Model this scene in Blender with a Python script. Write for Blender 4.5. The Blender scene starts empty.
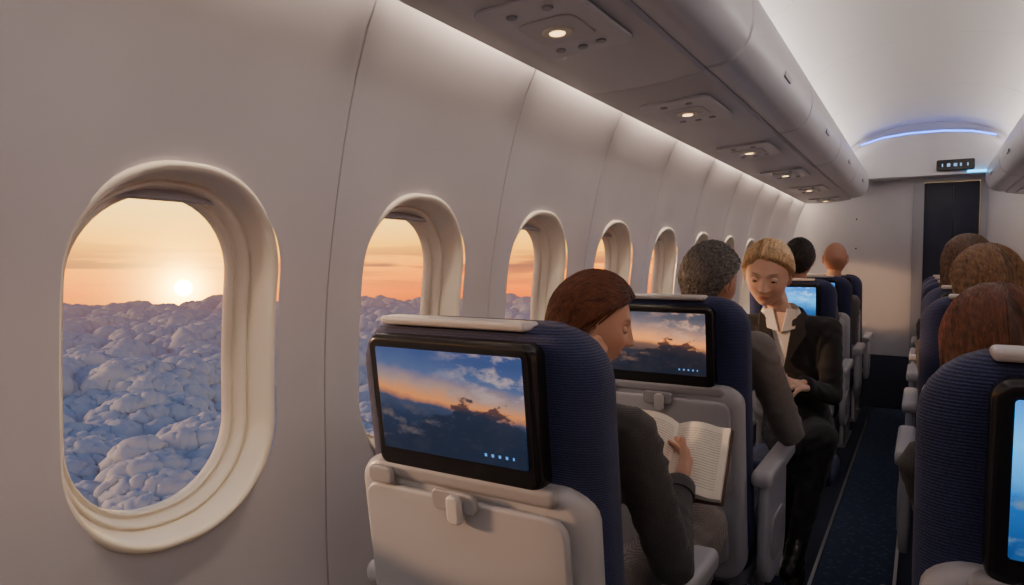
import bpy, bmesh, math, random
import numpy as np
from mathutils import Vector, Matrix
random.seed(4); rng=np.random.RandomState(7)
scene=bpy.context.scene
COL=scene.collection
# ------------------------------------------------------------ materials
def nn(nt,t,**k):
    n=nt.nodes.new(t)
    for a,b in k.items(): setattr(n,a,b)
    return n
def pmat(name,col,rough=.5,metal=0.,bump=0.,bscale=200.,var=0.,vscale=8.,emit=None,estr=0.,spec=.5,sheen=0.,sss=0.):
    m=bpy.data.materials.new(name); m.use_nodes=True; nt=m.node_tree
    b=nt.nodes['Principled BSDF']
    b.inputs['Base Color'].default_value=(*col,1); b.inputs['Roughness'].default_value=rough
    b.inputs['Metallic'].default_value=metal; b.inputs['Specular IOR Level'].default_value=spec
    if sheen: b.inputs['Sheen Weight'].default_value=sheen
    if sss:
        b.inputs['Subsurface Weight'].default_value=sss; b.inputs['Subsurface Radius'].default_value=(.02,.008,.004)
        b.inputs['Subsurface Scale'].default_value=.5
    tc=nn(nt,'ShaderNodeTexCoord')
    if var>0:
        t=nn(nt,'ShaderNodeTexNoise'); t.inputs['Scale'].default_value=vscale; t.inputs['Detail'].default_value=6
        r=nn(nt,'ShaderNodeMapRange'); r.inputs['From Min'].default_value=.3; r.inputs['From Max'].default_value=.7
        r.inputs['To Min'].default_value=1-var; r.inputs['To Max'].default_value=1+var
        mx=nn(nt,'ShaderNodeVectorMath',operation='SCALE'); mx.inputs[0].default_value=col
        nt.links.new(tc.outputs['Object'],t.inputs['Vector']); nt.links.new(t.outputs['Fac'],r.inputs['Value'])
        nt.links.new(r.outputs[0],mx.inputs['Scale']); nt.links.new(mx.outputs[0],b.inputs['Base Color'])
    if bump>0:
        t=nn(nt,'ShaderNodeTexNoise'); t.inputs['Scale'].default_value=bscale; t.inputs['Detail'].default_value=4
        bp=nn(nt,'ShaderNodeBump'); bp.inputs['Strength'].default_value=bump; bp.inputs['Distance'].default_value=.01
        nt.links.new(tc.outputs['Object'],t.inputs['Vector']); nt.links.new(t.outputs['Fac'],bp.inputs['Height'])
        nt.links.new(bp.outputs[0],b.inputs['Normal'])
    if emit:
        b.inputs['Emission Color'].default_value=(*emit,1); b.inputs['Emission Strength'].default_value=estr
    return m
M={}
M['wall']=pmat('cabin_wall_plastic',(.56,.545,.61),.38,bump=.03,bscale=350,var=.02,vscale=3)
M['bezel']=pmat('window_bezel_plastic',(.86,.80,.70),.26)
M['bin']=pmat('bin_plastic',(.60,.595,.65),.34,bump=.02,bscale=300)
M['psu']=pmat('service_panel_plastic',(.56,.55,.59),.38)
M['ceil']=pmat('ceiling_plastic',(.72,.70,.69),.45)
M['shell']=pmat('seat_shell_plastic',(.47,.48,.54),.32,bump=.03,bscale=500)
M['shell2']=pmat('seat_trim_plastic',(.36,.365,.41),.38)
M['cap']=pmat('seat_cap_plastic',(.62,.61,.65),.35)
M['dark']=pmat('black_plastic',(.012,.012,.015),.25)
M['metal']=pmat('brushed_metal',(.45,.45,.47),.3,metal=.9)
M['navy2']=pmat('navy_laminate',(.020,.026,.06),.4,var=.1)
M['partition']=pmat('partition_laminate',(.54,.53,.57),.45,var=.02)
M['grayband']=pmat('lower_partition_fabric',(.04,.05,.085),.8)
def fabric_mat(name,c1,c2,sc=170):
    m=bpy.data.materials.new(name); m.use_nodes=True; nt=m.node_tree; b=nt.nodes['Principled BSDF']
    tc=nn(nt,'ShaderNodeTexCoord')
    w=nn(nt,'ShaderNodeTexWave',wave_type='BANDS',bands_direction='Z'); w.inputs['Scale'].default_value=sc/6.28*3; w.inputs['Distortion'].default_value=1.2
    w.inputs['Detail'].default_value=2; w.inputs['Detail Scale'].default_value=3
    n=nn(nt,'ShaderNodeTexNoise'); n.inputs['Scale'].default_value=420
    mixf=nn(nt,'ShaderNodeMath',operation='MULTIPLY')
    nt.links.new(tc.outputs['Object'],w.inputs['Vector']); nt.links.new(tc.outputs['Object'],n.inputs['Vector'])
    nt.links.new(w.outputs['Fac'],mixf.inputs[0]); nt.links.new(n.outputs['Fac'],mixf.inputs[1])
    cr=nn(nt,'ShaderNodeValToRGB'); cr.color_ramp.elements[0].color=(*c1,1); cr.color_ramp.elements[1].color=(*c2,1)
    cr.color_ramp.elements[0].position=.1; cr.color_ramp.elements[1].position=.6
    nt.links.new(mixf.outputs[0],cr.inputs[0]); nt.links.new(cr.outputs[0],b.inputs['Base Color'])
    bp=nn(nt,'ShaderNodeBump'); bp.inputs['Strength'].default_value=.5; bp.inputs['Distance'].default_value=.003
    nt.links.new(mixf.outputs[0],bp.inputs['Height']); nt.links.new(bp.outputs[0],b.inputs['Normal'])
    b.inputs['Roughness'].default_value=.75; b.inputs['Sheen Weight'].default_value=.1
    return m
M['fabric']=fabric_mat('seat_navy_fabric',(.007,.012,.055),(.035,.055,.20))
M['carpet']=pmat('carpet_navy',(.010,.018,.042),.95,bump=.5,bscale=600,var=.5,vscale=250)
def aisle_mat():
    m=bpy.data.materials.new('aisle_carpet'); m.use_nodes=True; nt=m.node_tree; b=nt.nodes['Principled BSDF']
    tc=nn(nt,'ShaderNodeTexCoord'); v=nn(nt,'ShaderNodeTexVoronoi'); v.inputs['Scale'].default_value=34
    cr=nn(nt,'ShaderNodeValToRGB'); cr.color_ramp.elements[0].color=(.045,.075,.14,1); cr.color_ramp.elements[0].position=.12
    cr.color_ramp.elements[1].color=(.014,.03,.075,1); cr.color_ramp.elements[1].position=.4
    nt.links.new(tc.outputs['Object'],v.inputs['Vector']); nt.links.new(v.outputs['Distance'],cr.inputs[0]); nt.links.new(cr.outputs[0],b.inputs['Base Color'])
    b.inputs['Roughness'].default_value=.95
    return m
M['aisle']=aisle_mat()
def screen_mat(name,kind):
    m=bpy.data.materials.new(name); m.use_nodes=True; nt=m.node_tree; b=nt.nodes['Principled BSDF']
    b.inputs['Base Color'].default_value=(.01,.01,.012,1); b.inputs['Roughness'].default_value=.15
    tc=nn(nt,'ShaderNodeTexCoord'); sp=nn(nt,'ShaderNodeSeparateXYZ'); nt.links.new(tc.outputs['Generated'],sp.inputs[0])
    mp=nn(nt,'ShaderNodeMapping'); mp.inputs['Scale'].default_value=(1.3,0,1.6)
    nt.links.new(tc.outputs['Generated'],mp.inputs[0])
    def noise(s,d,off=0):
        n=nn(nt,'ShaderNodeTexNoise'); n.inputs['Scale'].default_value=s; n.inputs['Detail'].default_value=d; n.inputs['Roughness'].default_value=.6
        mq=nn(nt,'ShaderNodeMapping'); mq.inputs['Location'].default_value=(off,off*1.3,off*.7)
        nt.links.new(mp.outputs[0],mq.inputs[0]); nt.links.new(mq.outputs[0],n.inputs['Vector']); return n.outputs['Fac']
    def math(op,a,bb,cl=False):
        q=nn(nt,'ShaderNodeMath',operation=op); q.use_clamp=cl
        for i,s in enumerate((a,bb)):
            if isinstance(s,(int,float)): q.inputs[i].default_value=s
            else: nt.links.new(s,q.inputs[i])
        return q.outputs[0]
    def mixc(f,a,c):
        mx=nn(nt,'ShaderNodeMix',data_type='RGBA'); nt.links.new(f,mx.inputs[0])
        for i,s in ((6,a),(7,c)):
            if isinstance(s,tuple): mx.inputs[i].default_value=(*s,1)
            else: nt.links.new(s,mx.inputs[i])
        return mx.outputs[2]
    z=sp.outputs['Z']; x=sp.outputs['X']
    cr=nn(nt,'ShaderNodeValToRGB'); E=cr.color_ramp.elements
    if kind=='dusk':
        pts=[(0,(.004,.009,.022)),(.35,(.006,.016,.042)),(.50,(.025,.035,.07)),(.58,(.50,.17,.05)),(.68,(.26,.16,.13)),(.82,(.05,.075,.16)),(1,(.025,.045,.13))]
        cc=(.34,.26,.25); dark=(.004,.010,.024)
    elif kind=='ember':
        pts=[(0,(.010,.012,.022)),(.35,(.02,.02,.03)),(.50,(.14,.07,.05)),(.60,(.85,.28,.07)),(.72,(.42,.20,.12)),(.86,(.14,.11,.12)),(1,(.06,.06,.08))]
        cc=(.55,.30,.19); dark=(.008,.010,.018)
    else:
        pts=[(0,(.005,.04,.15)),(.35,(.01,.10,.36)),(.5,(.03,.30,.75)),(.7,(.06,.45,1.)),(1,(.02,.20,.7))]
        cc=(.4,.7,1.); dark=(.01,.08,.25)
    E[0].position=pts[0][0]; E[0].color=(*pts[0][1],1); E[1].position=pts[-1][0]; E[1].color=(*pts[-1][1],1)
    for p,c in pts[1:-1]:
        e=E.new(p); e.color=(*c,1)
    zz=math('ADD',z,math('MULTIPLY',math('SUBTRACT',noise(3,6),.5),.18))
    zz=math('ADD',zz,math('MULTIPLY',math('SUBTRACT',x,.25),.16))
    nt.links.new(zz,cr.inputs[0]); col=cr.outputs[0]
    cl=math('MULTIPLY',math('SUBTRACT',noise(4.5,8,3.1),.48),6.,True)
    wgt=math('MULTIPLY',math('MULTIPLY',math('SUBTRACT',x,.35),1.8,True),math('MULTIPLY',math('SUBTRACT',z,.5),5.,True))
    col=mixc(math('MULTIPLY',cl,wgt),col,cc)
    fl=math('MULTIPLY',math('SUBTRACT',noise(6,8,7.7),.5),6.,True)
    fw=math('MULTIPLY',math('SUBTRACT',.52,z),6.,True)
    lit=tuple(c*.25 for c in cc)
    col=mixc(math('MULTIPLY',fl,math('MULTIPLY',fw,.8)),col,lit)
    hg=math('SUBTRACT',.60,math('MULTIPLY',math('ABSOLUTE',math('SUBTRACT',x,.72),0),.75))
    hg=math('ADD',hg,math('MULTIPLY',math('SUBTRACT',noise(6,10,1.7),.5),.95))
    edge=math('MULTIPLY',math('SUBTRACT',hg,z),16.,True)
    col=mixc(math('MULTIPLY',edge,.88 if kind!='blue' else .3),col,dark)
    gx=math('FRACT',math('MULTIPLY',x,22),0)
    dd=math('MULTIPLY',math('MULTIPLY',math('LESS_THAN',gx,.35),math('LESS_THAN',math('ABSOLUTE',math('SUBTRACT',z,.09),0),.014)),math('MULTIPLY',math('GREATER_THAN',x,.72),math('LESS_THAN',x,.92)))
    col=mixc(dd,col,(.08,.25,.6))
    nt.links.new(col,b.inputs['Emission Color']); b.inputs['Emission Strength'].default_value=1.6
    return m
M['scr_dusk']=screen_mat('screen_dusk','dusk'); M['scr_ember']=screen_mat('screen_ember','ember'); M['scr_blue']=screen_mat('screen_blue','blue')
# ------------------------------------------------------------ mesh helpers
def empty(name,loc=(0,0,0),rz=0):
    e=bpy.data.objects.new(name,None); COL.objects.link(e); e.location=loc; e.rotation_euler=(0,0,rz); e.empty_display_size=.1; return e
def mkmesh(name,V,F,smooth=True,sharp=35,recalc=True):
    me=bpy.data.meshes.new(name); me.from_pydata([tuple(v) for v in V],[],[tuple(f) for f in F]); me.update()
    if recalc:
        bm=bmesh.new(); bm.from_mesh(me); bmesh.ops.recalc_face_normals(bm,faces=bm.faces); bm.to_mesh(me); bm.free()
    if smooth:
        me.shade_smooth()
        if sharp: me.set_sharp_from_angle(angle=math.radians(sharp))
    return me
def addobj(name,me,mat=None,parent=None,loc=(0,0,0)):
    if mat is not None and me.users>0: me=me.copy()
    o=bpy.data.objects.new(name,me); COL.objects.link(o)
    if mat is not None:
        me.materials.clear()
        for m in (mat if isinstance(mat,(list,tuple)) else [mat]): me.materials.append(m)
    if parent: o.parent=parent
    o.location=loc
    return o
def rr(w,h,rt,rb=None,n=6):
    rb=rt if rb is None else rb; P=[]
    for (cx,cy,r,a0) in ((w/2-rt,h/2-rt,rt,0),(-w/2+rt,h/2-rt,rt,90),(-w/2+rb,-h/2+rb,rb,180),(w/2-rb,-h/2+rb,rb,270)):
        for k in range(n+1):
            a=math.radians(a0+90*k/n); P.append((cx+r*math.cos(a),cy+r*math.sin(a)))
    return P
def slab(name,w,h,r,d,bev,c=(0,0,0),axis='XZ',rb=None,puff=0.,shear=None,n=6,back_bev=None):
    L=[]; bb=bev if back_bev is None else back_bev; nb=5
    def ins(i):
        f=lambda q:max(q-i,.0008)
        return rr(w-2*i,h-2*i,f(r),f(r if rb is None else rb),n)
    if puff:
        for t in (.08,.25,.5,.75):
            P=ins(bev); L.append(([(p[0]*t,p[1]*t) for p in P],-puff*(1-t*t)))
    L.append((ins(bev+.0015),0.))
    for k in range(nb+1):
        a=math.pi/2*k/nb; L.append((ins(bev*(1-math.sin(a))),bev*(1-math.cos(a))))
    for k in range(nb+1):
        a=math.pi/2*k/nb; L.append((ins(bb*(1-math.cos(a))),d-bb*(1-math.sin(a))))
    L.append((ins(bb+.0015),d))
    if puff:
        for t in (.75,.5,.25,.08):
            P=ins(bb); L.append(([(p[0]*t,p[1]*t) for p in P],d+puff*(1-t*t)))
    V=[];F=[];N=len(L[0][0])
    for P,y in L:
        for u,v in P:
            if axis=='XZ': V.append([c[0]+u,c[1]+y,c[2]+v])
            elif axis=='YZ': V.append([c[0]+y,c[1]+u,c[2]+v])
            else: V.append([c[0]+u,c[1]+v,c[2]+y])
    for i in range(len(L)-1):
        for j in range(N):
            a=i*N+j;b=i*N+(j+1)%N; F.append((a,b,b+N,a+N))
    F.append(tuple(range(N))[::-1]); F.append(tuple(range((len(L)-1)*N,len(L)*N)))
    if shear:
        for v in V: v[1]+=shear*(1.15-v[2])
    return mkmesh(name,V,F)
def box(name,x0,x1,y0,y1,z0,z1,mat,parent=None,bev=0.003):
    V=[(x,y,z) for x in(x0,x1) for y in(y0,y1) for z in(z0,z1)]
    F=[(0,1,3,2),(4,6,7,5),(0,4,5,1),(2,3,7,6),(0,2,6,4),(1,5,7,3)]
    me=mkmesh(name,V,F,smooth=False)
    if bev:
        bm=bmesh.new(); bm.from_mesh(me); bmesh.ops.bevel(bm,geom=bm.edges[:],offset=bev,segments=2,affect='EDGES'); bm.to_mesh(me); bm.free()
    return addobj(name,me,mat,parent)
def extr(name,prof,y0,y1,bev=0.004):
    P=np.array(prof); cen=P.mean(0); V=[];F=[];n=len(P)
    for y,s in((y0,bev),(y0+bev,0),(y1-bev,0),(y1,bev)):
        Q=P+(cen-P)/np.linalg.norm(cen-P,axis=1)[:,None]*s
        V+= [(q[0],y,q[1]) for q in Q]
    for i in range(3):
        for j in range(n):
            a=i*n+j;b=i*n+(j+1)%n;F.append((a,b,b+n,a+n))
    F.append(tuple(range(n)));F.append(tuple(range(3*n,4*n)))
    return mkmesh(name,V,F,sharp=30)
def tube(pts,rad,closed=False,n=8):
    V=[];F=[];pts=[Vector(p) for p in pts];m=len(pts)
    for i,p in enumerate(pts):
        t=(pts[min(i+1,m-1)]-pts[max(i-1,0)]).normalized()
        a=t.orthogonal().normalized() if i==0 else (pa-t*pa.dot(t)).normalized(); pa=a
        b=t.cross(a); r=rad[i] if hasattr(rad,'__len__') else rad
        for k in range(n):
            an=2*math.pi*k/n; V.append(p+a*math.cos(an)*r+b*math.sin(an)*r)
    for i in range(m-1):
        for k in range(n):
            q=i*n+k;w=i*n+(k+1)%n;F.append((q,w,w+n,q+n))
    F.append(tuple(range(n))[::-1]);F.append(tuple(range((m-1)*n,m*n)))
    return V,F
def sst(a,b,x): t=np.clip((x-a)/(b-a),0,1);return t*t*(3-2*t)
# ------------------------------------------------------------ cabin shell
P0=.70; PITCH=.617; N0=-3; N1=9; Y0=P0-PITCH/2+N0*PITCH; Y1=P0+PITCH/2+N1*PITCH
WZ=1.078; WW=.390; WH=.640; WR=.182; ZT=1.86
def wallx(z):
    return -1.095+.29*max(0,z-.95)**2.2+.2*max(0,.7-z)**2
def surf(yl,z):
    s=abs(math.sin(math.pi*yl/PITCH))
    return wallx(z)+.034*s**2.6*(1-.75*float(sst(1.30,1.80,z)))
def ray_rr(w,h,r,th):
    c,s=math.cos(th),math.sin(th); lo,hi=0,2.
    for _ in range(40):
        m=(lo+hi)/2; x=abs(c*m)-(w/2-r); y=abs(s*m)-(h/2-r)
        d=math.hypot(max(x,0),max(y,0))+min(max(x,y),0)-r
        if d<0: lo=m
        else: hi=m
    return lo
NA=96
ths=[2*math.pi*k/NA for k in range(NA)]
up=ZT-WZ; dn=WZ
def snapto(a):
    k=min(range(NA),key=lambda i:abs(((ths[i]-a+math.pi)%(2*math.pi))-math.pi)); ths[k]=a%(2*math.pi)
a1=math.atan2(up,PITCH/2); a2=math.atan2(dn,PITCH/2)
for a in(a1,math.pi-a1,math.pi+a2,-a2): snapto(a)
win=[ray_rr(WW,WH,WR,t) for t in ths]
def rect_r(t):
    c,s=math.cos(t),math.sin(t); r=1e9
    if abs(c)>1e-9: r=min(r,PITCH/2/abs(c))
    if s>1e-9: r=min(r,up/s)
    if s<-1e-9: r=min(r,dn/-s)
    return r
rect=[rect_r(t) for t in ths]
rings=[0,.03,.08,.15,.23,.32,.42,.52,.62,.72,.82,.90,.95,.975,.985,1.]
V=[];F=[]
for n in range(N0,N1+1):
    base=len(V); yc=P0+n*PITCH
    for ri,t in enumerate(rings):
        for k,th in enumerate(ths):
            r=win[k]*(1-t)+rect[k]*t; yl=r*math.cos(th); z=WZ+r*math.sin(th)
            x=surf(yl,z)
            if t==1. and abs(abs(yl)-PITCH/2)<1e-4: x-=.009
            V.append((x,yc+yl,z))
    for i in range(len(rings)-1):
        for k in range(NA):
            a=base+i*NA+k;b=base+i*NA+(k+1)%NA;F.append((a,b,b+NA,a+NA))
me=mkmesh('wall_left',V,F,sharp=60,recalc=False); addobj('wall_left',me,M['wall'])
Vr=[(-v[0],v[1],v[2]) for v in V]
me=mkmesh('wall_right',Vr,[f[::-1] for f in F],sharp=60,recalc=False); addobj('wall_right',me,M['wall'])
def glass_mat():
    m=bpy.data.materials.new('window_pane'); m.use_nodes=True; nt=m.node_tree; nt.nodes.clear()
    o=nn(nt,'ShaderNodeOutputMaterial');t=nn(nt,'ShaderNodeBsdfTransparent');g=nn(nt,'ShaderNodeBsdfGlossy');g.inputs['Roughness'].default_value=.02
    mx=nn(nt,'ShaderNodeMixShader');mx.inputs[0].default_value=.015
    nt.links.new(t.outputs[0],mx.inputs[1]);nt.links.new(g.outputs[0],mx.inputs[2]);nt.links.new(mx.outputs[0],o.inputs[0]); return m
M['pane']=glass_mat()
def ringmesh(name,spec,n=96,cap=False):
    V=[];F=[]
    for ins,off in spec:
        for k in range(n):
            th=2*math.pi*k/n; r=ray_rr(WW-2*ins,WH-2*ins,max(WR-ins*.9,.05),th)
            yl=r*math.cos(th);z=WZ+r*math.sin(th); V.append((wallx(z)+off,yl,z))
    for i in range(len(spec)-1):
        for k in range(n):
            a=i*n+k;b=i*n+(k+1)%n;F.append((a,b,b+n,a+n))
    if cap: F.append(tuple(range((len(spec)-1)*n,len(spec)*n)))
    return mkmesh(name,V,F,sharp=0,recalc=False)
bez=ringmesh('bezel',[(-.008,-.006),(-.006,.009),(-.002,.014),(.004,.015),(.008,.011),(.011,.002),(.015,-.018),(.019,-.034),(.020,-.040),(.0225,-.041),(.024,-.036),(.027,-.036),(.030,-.041),(.034,-.056),(.035,-.062),(.039,-.063),(.041,-.059),(.044,-.060),(.045,-.085)])
bez.materials.append(M['bezel'])
pane=ringmesh('pane',[(.043,-.075)],cap=True); pane.materials.append(M['pane'])
shade=[];SF=[]
for zi,(zz,off) in enumerate(((.295,-.060),(.285,-.058),(.280,-.056),(.275,-.048),(.270,-.044),(.265,-.047),(.266,-.057),(.272,-.062),(.295,-.064))):
    for k in range(13):
        yl=(-.115+.23*k/12)*(1 if zz<.29 else .85); q=WZ+zz
        shade.append((wallx(q)+off,yl,q))
for i in range(8):
    for k in range(12):
        a=i*13+k;SF.append((a,a+1,a+14,a+13))
shm=mkmesh('shade',shade,SF,sharp=50); M['shade']=pmat('window_shade_plastic',(.40,.39,.42),.45); shm.materials.append(M['shade'])
for side in (1,-1):
    for n in range(N0,N1+1):
        e=empty('window_%d'%((n-N0+1)+(0 if side==1 else N1-N0+1)),(0,P0+n*PITCH,0))
        e.scale=(side,1,1)
        for nm,m in(('bezel',bez),('pane',pane),('shade',shm)): addobj(nm,m,None,e)
# ceiling
cp=[(-.90,1.845),(-.885,1.93),(-.86,2.03),(-.66,2.07),(-.635,2.10),(-.60,2.16),(-.54,2.22),(-.46,2.275),(-.36,2.32),(-.24,2.35),(-.12,2.367),(0,2.372)]
cp=cp+[(-x,z) for x,z in cp[-2::-1]]
V=[];F=[]
ys=[]; y=Y0
while y<Y1-.01:
    ye=min(y+1.1,Y1); ys+= [(y,.0),(y+.004,-.0),(ye-.004,0),(ye-.0001,.006)]; y=ye
for y,o in ys:
    for x,z in cp: V.append((x,y,z+o))
n=len(cp)
for i in range(len(ys)-1):
    for k in range(n-1):
        a=i*n+k;F.append((a,a+1,a+1+n,a+n))
addobj('ceiling',mkmesh('ceiling',V,F,sharp=50,recalc=False),M['ceil'])
box('floor',-1.2,1.2,Y0-.05,Y1+.6,-.05,0,M['carpet'],bev=0)
box('aisle_carpet_runner',-.335,-.075,Y0+.05,Y1-.03,0.0005,.005,M['aisle'],bev=.001)
for x in(-.345,-.065): box('trim_%d'%(1 if x<-.2 else 2),x-.006,x+.006,Y0+.05,Y1-.03,.0005,.008,M['metal'],bev=.002)
box('wall_rear',-1.2,1.2,Y0-.06,Y0,0,2.4,M['partition'],bev=0)
for s,nm in((-1,'left'),(1,'right')):
    box('baseboard_'+nm,min(s*.99,s*.96),max(s*.99,s*.96),Y0+.02,Y1-.02,.0,.13,M['grayband'])
wf=empty('wall_front')
DX0,DX1=.0,.38;DT=1.89
box('panel_left',-1.15,DX0-.08,Y1,Y1+.05,.45,2.4,M['partition'],wf)
box('panel_left_lower',-1.15,DX0-.08,Y1,Y1+.05,0,.447,M['grayband'],wf)
box('panel_right',DX1+.05,1.15,Y1,Y1+.05,.0,2.4,M['partition'],wf)
box('lintel',DX0-.08,DX1+.05,Y1,Y1+.05,DT,2.4,M['partition'],wf)
box('panel_seam',-.57,-.564,Y1-.002,Y1+.01,.45,2.2,M['shell2'],wf)
for zz in(1.1,1.35,1.6): box('panel_fastener',-.50,-.488,Y1-.004,Y1+.01,zz,zz+.012,M['dark'],wf,bev=.002)
box('trim_3',DX0-.08,DX0,Y1-.02,Y1+.05,0,DT,M['shell2'])
box('trim_4',DX1,DX1+.05,Y1-.02,Y1+.05,0,DT,M['shell2'])
dr=empty('door_1')
box('door_leaf',DX0,DX1,Y1+.05,Y1+.08,0,DT,M['navy2'],dr)
box('door_panel_line',DX0+.2,DX0+.208,Y1+.045,Y1+.055,.02,DT-.02,M['dark'],dr)
box('door_handle',DX0+.24,DX0+.26,Y1+.02,Y1+.06,.95,1.1,M['metal'],dr)
sf=empty('ceiling_soffit')
pr=[(-.52,1.92),(.52,1.92),(.52,2.14),(.44,2.195),(.3,2.235),(.12,2.255),(-.12,2.255),(-.3,2.235),(-.44,2.195),(-.52,2.14)]
addobj('soffit_body',extr('soffit_body',pr,Y1-.22,Y1-.002,.004),M['partition'],sf)
M['blue']=pmat('blue_led',(.1,.3,1),.5,emit=(.05,.18,1.),estr=5)
M['cyan']=pmat('cyan_led',(.1,.7,1),.5,emit=(.03,.5,1.),estr=5)
Vt,Ft=tube([(-.46,Y1-.20,2.205),(-.3,Y1-.20,2.248),(-.12,Y1-.20,2.268),(.12,Y1-.20,2.268),(.3,Y1-.20,2.248),(.46,Y1-.20,2.205)],.007)
addobj('blue_cove_led',mkmesh('led',Vt,Ft),M['blue'],sf)
box('cyan_led_bar',.28,.46,Y1-.245,Y1-.225,1.93,1.942,M['cyan'],sf,bev=.001)
ex=empty('exit_sign')
me=slab('sign_box',.25,.085,.012,.03,.006,(.20,Y1-.255,1.99)); addobj('sign_box',me,M['dark'],ex)
M['sign']=pmat('sign_glyph',(.3,.6,.9),.5,emit=(.2,.4,.8),estr=.6)
for i,(a,b_) in enumerate(((.115,.008),(.155,.022),(.20,.022),(.235,.012),(.28,.008))):
    addobj('glyph',slab('glyph',b_,.024,.003,.004,.001,(a,Y1-.258,1.99)),M['sign'],ex)
# ------------------------------------------------------------ bins & service panels
bp=[(-.505,1.762),(-.47,1.765),(-.44,1.775),(-.415,1.795),(-.398,1.825),(-.39,1.86),(-.39,1.90),(-.398,1.94),(-.412,1.975),(-.43,2.0),(-.46,2.012),(-.60,2.015),(-.80,1.98),(-.825,1.93),(-.83,1.86),(-.82,1.80),(-.70,1.785),(-.55,1.775)]
rail=[(-.872,1.742),(-.862,1.734),(-.80,1.730),(-.70,1.733),(-.60,1.740),(-.52,1.752),(-.512,1.76),(-.516,1.772),(-.60,1.765),(-.80,1.758),(-.866,1.757)]
BL=1.10
for s in(-1,1):
    y=Y0+.02; i=0
    while y<Y1-.4:
        ye=min(y+BL,Y1-.02)
        P=[(abs(x)*s,z) for x,z in bp]; R=[(abs(x)*s,z) for x,z in rail]
        e=empty('overhead_bin')
        addobj('bin_body',extr('bin_body',P,y+.004,ye-.004,.008),M['bin'],e)
        lat=slab('bin_latch',.11,.022,.008,.008,.003,(0,0,0)); o=addobj('bin_latch',lat,M['shell2'],e)
        o.rotation_euler=(0,0,math.radians(90)); o.location=(s*.389,(y+ye)/2,1.845)
        addobj('rail',extr('rail',R,y+.001,ye-.001,.003),M['psu'],e)
        y=ye
psu_panel=slab('psu_panel',.22,.34,.03,.010,.004,(0,0,0),axis='XY')
psu_in=slab('psu_inner',.13,.15,.03,.008,.003,(0,0,0),axis='XY')
psu_ring=slab('psu_ring',.070,.070,.0349,.010,.004,(0,0,0),axis='XY')
psu_lens=slab('psu_lens',.034,.034,.0169,.008,.002,(0,0,0),axis='XY')
psu_btn=slab('psu_btn',.022,.022,.0109,.008,.002,(0,0,0),axis='XY')
M['lens']=pmat('reading_lens',(1,.85,.6),.4,emit=(1,.60,.25),estr=4)
for s in(-1,1):
    for i in range(-1,6):
        y=1.30+.93*i
        e=empty('reading_light',(s*.67,y,1.727)); e.rotation_euler=(0,s*math.radians(3.5),0)
        addobj('panel',psu_panel,M['bin'],e); addobj('inner_panel',psu_in,M['psu'],e,(0,0,-.003))
        addobj('lamp_ring',psu_ring,M['bezel'],e,(0,0,-.007)); addobj('lens',psu_lens,M['lens'],e,(0,0,-.0085))
        for k,(bx,by) in enumerate(((-.05,.115),(0,.125),(.05,.115),(-.04,-.12),(.04,-.12))):
            addobj('button',psu_btn,M['shell2'],e,(bx,by,-.004))
# ------------------------------------------------------------ seats
SH=.14
SP=[]
def sp(nm,me,mat):
    if mat!='SCR': me.materials.append(M[mat])
    SP.append((nm,me,mat))
sp('back_cushion',slab('back_cushion',.455,.745,.085,.115,.045,(0,0,.772),rb=.05,puff=.006,shear=SH),'fabric')
sp('headrest_pad',slab('headrest_pad',.36,.20,.07,.05,.024,(0,.085,1.045),puff=.005,shear=SH),'fabric')
sp('top_cap',slab('top_cap',.28,.014,.006,.05,.006,(-.02,.0,1.143),shear=SH),'cap')
sp('rear_shell',slab('rear_shell',.440,.56,.05,.075,.022,(0,-.028,.628),rb=.07,shear=SH),'shell')
sp('tray_table',slab('tray_table',.385,.265,.03,.016,.006,(0,-.044,.735),shear=SH),'shell')
sp('tray_latch_base',slab('tray_latch_base',.085,.035,.012,.010,.004,(0,-.052,.865),shear=SH),'shell2')
sp('tray_latch',slab('tray_latch',.026,.048,.010,.014,.005,(.006,-.064,.855),shear=SH),'cap')
sp('tray_hinge',slab('tray_hinge',.05,.03,.010,.012,.004,(-.15,-.05,.885),shear=SH),'shell2')
sp('literature_pocket',slab('literature_pocket',.36,.17,.03,.02,.008,(0,-.046,.485),shear=SH),'shell2')
sp('screen_bezel',slab('screen_bezel',.315,.225,.022,.045,.010,(-.005,-.034,1.010),shear=SH),'dark')
sp('screen',slab('screen',.275,.170,.004,.004,.0008,(-.005,-.0365,1.018),shear=SH),'SCR')
sp('bezel_lip',slab('bezel_lip',.35,.03,.014,.05,.010,(0,-.036,.892),shear=SH),'shell2')
sp('seat_cushion',slab('seat_cushion',.45,.50,.06,.115,.04,(0,.36,.355),axis='XY',puff=.008),'fabric')
sp('seat_pan',slab('seat_pan',.43,.44,.04,.05,.012,(0,.36,.315),axis='XY'),'shell2')
for s in(-1,1):
    sp('armrest_pad',slab('armrest_pad',.42,.045,.020,.055,.014,(s*.257-.0275,.30,.645),axis='YZ'),'shell')
    sp('armrest_side',slab('armrest_side',.30,.34,.07,.030,.012,(s*.257-.015,.27,.49),axis='YZ',rb=.10),'shell')
    sp('side_fairing',slab('side_fairing',.20,.13,.05,.012,.004,(s*.257-.006+s*.014,.27,.45),axis='YZ'),'shell2')
    V1,F1=tube([(s*.18,.16,.33),(s*.18,.14,.15),(s*.18,.10,.012)],.016,n=10); sp('rear_leg',mkmesh('rear_leg',V1,F1),'metal')
    V1,F1=tube([(s*.18,.50,.33),(s*.18,.50,.16),(s*.18,.53,.012)],.016,n=10); sp('front_leg',mkmesh('front_leg',V1,F1),'metal')
    sp('floor_fitting',slab('floor_fitting',.05,.52,.012,.012,.004,(s*.18,.32,.0),axis='XY'),'metal')
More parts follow.
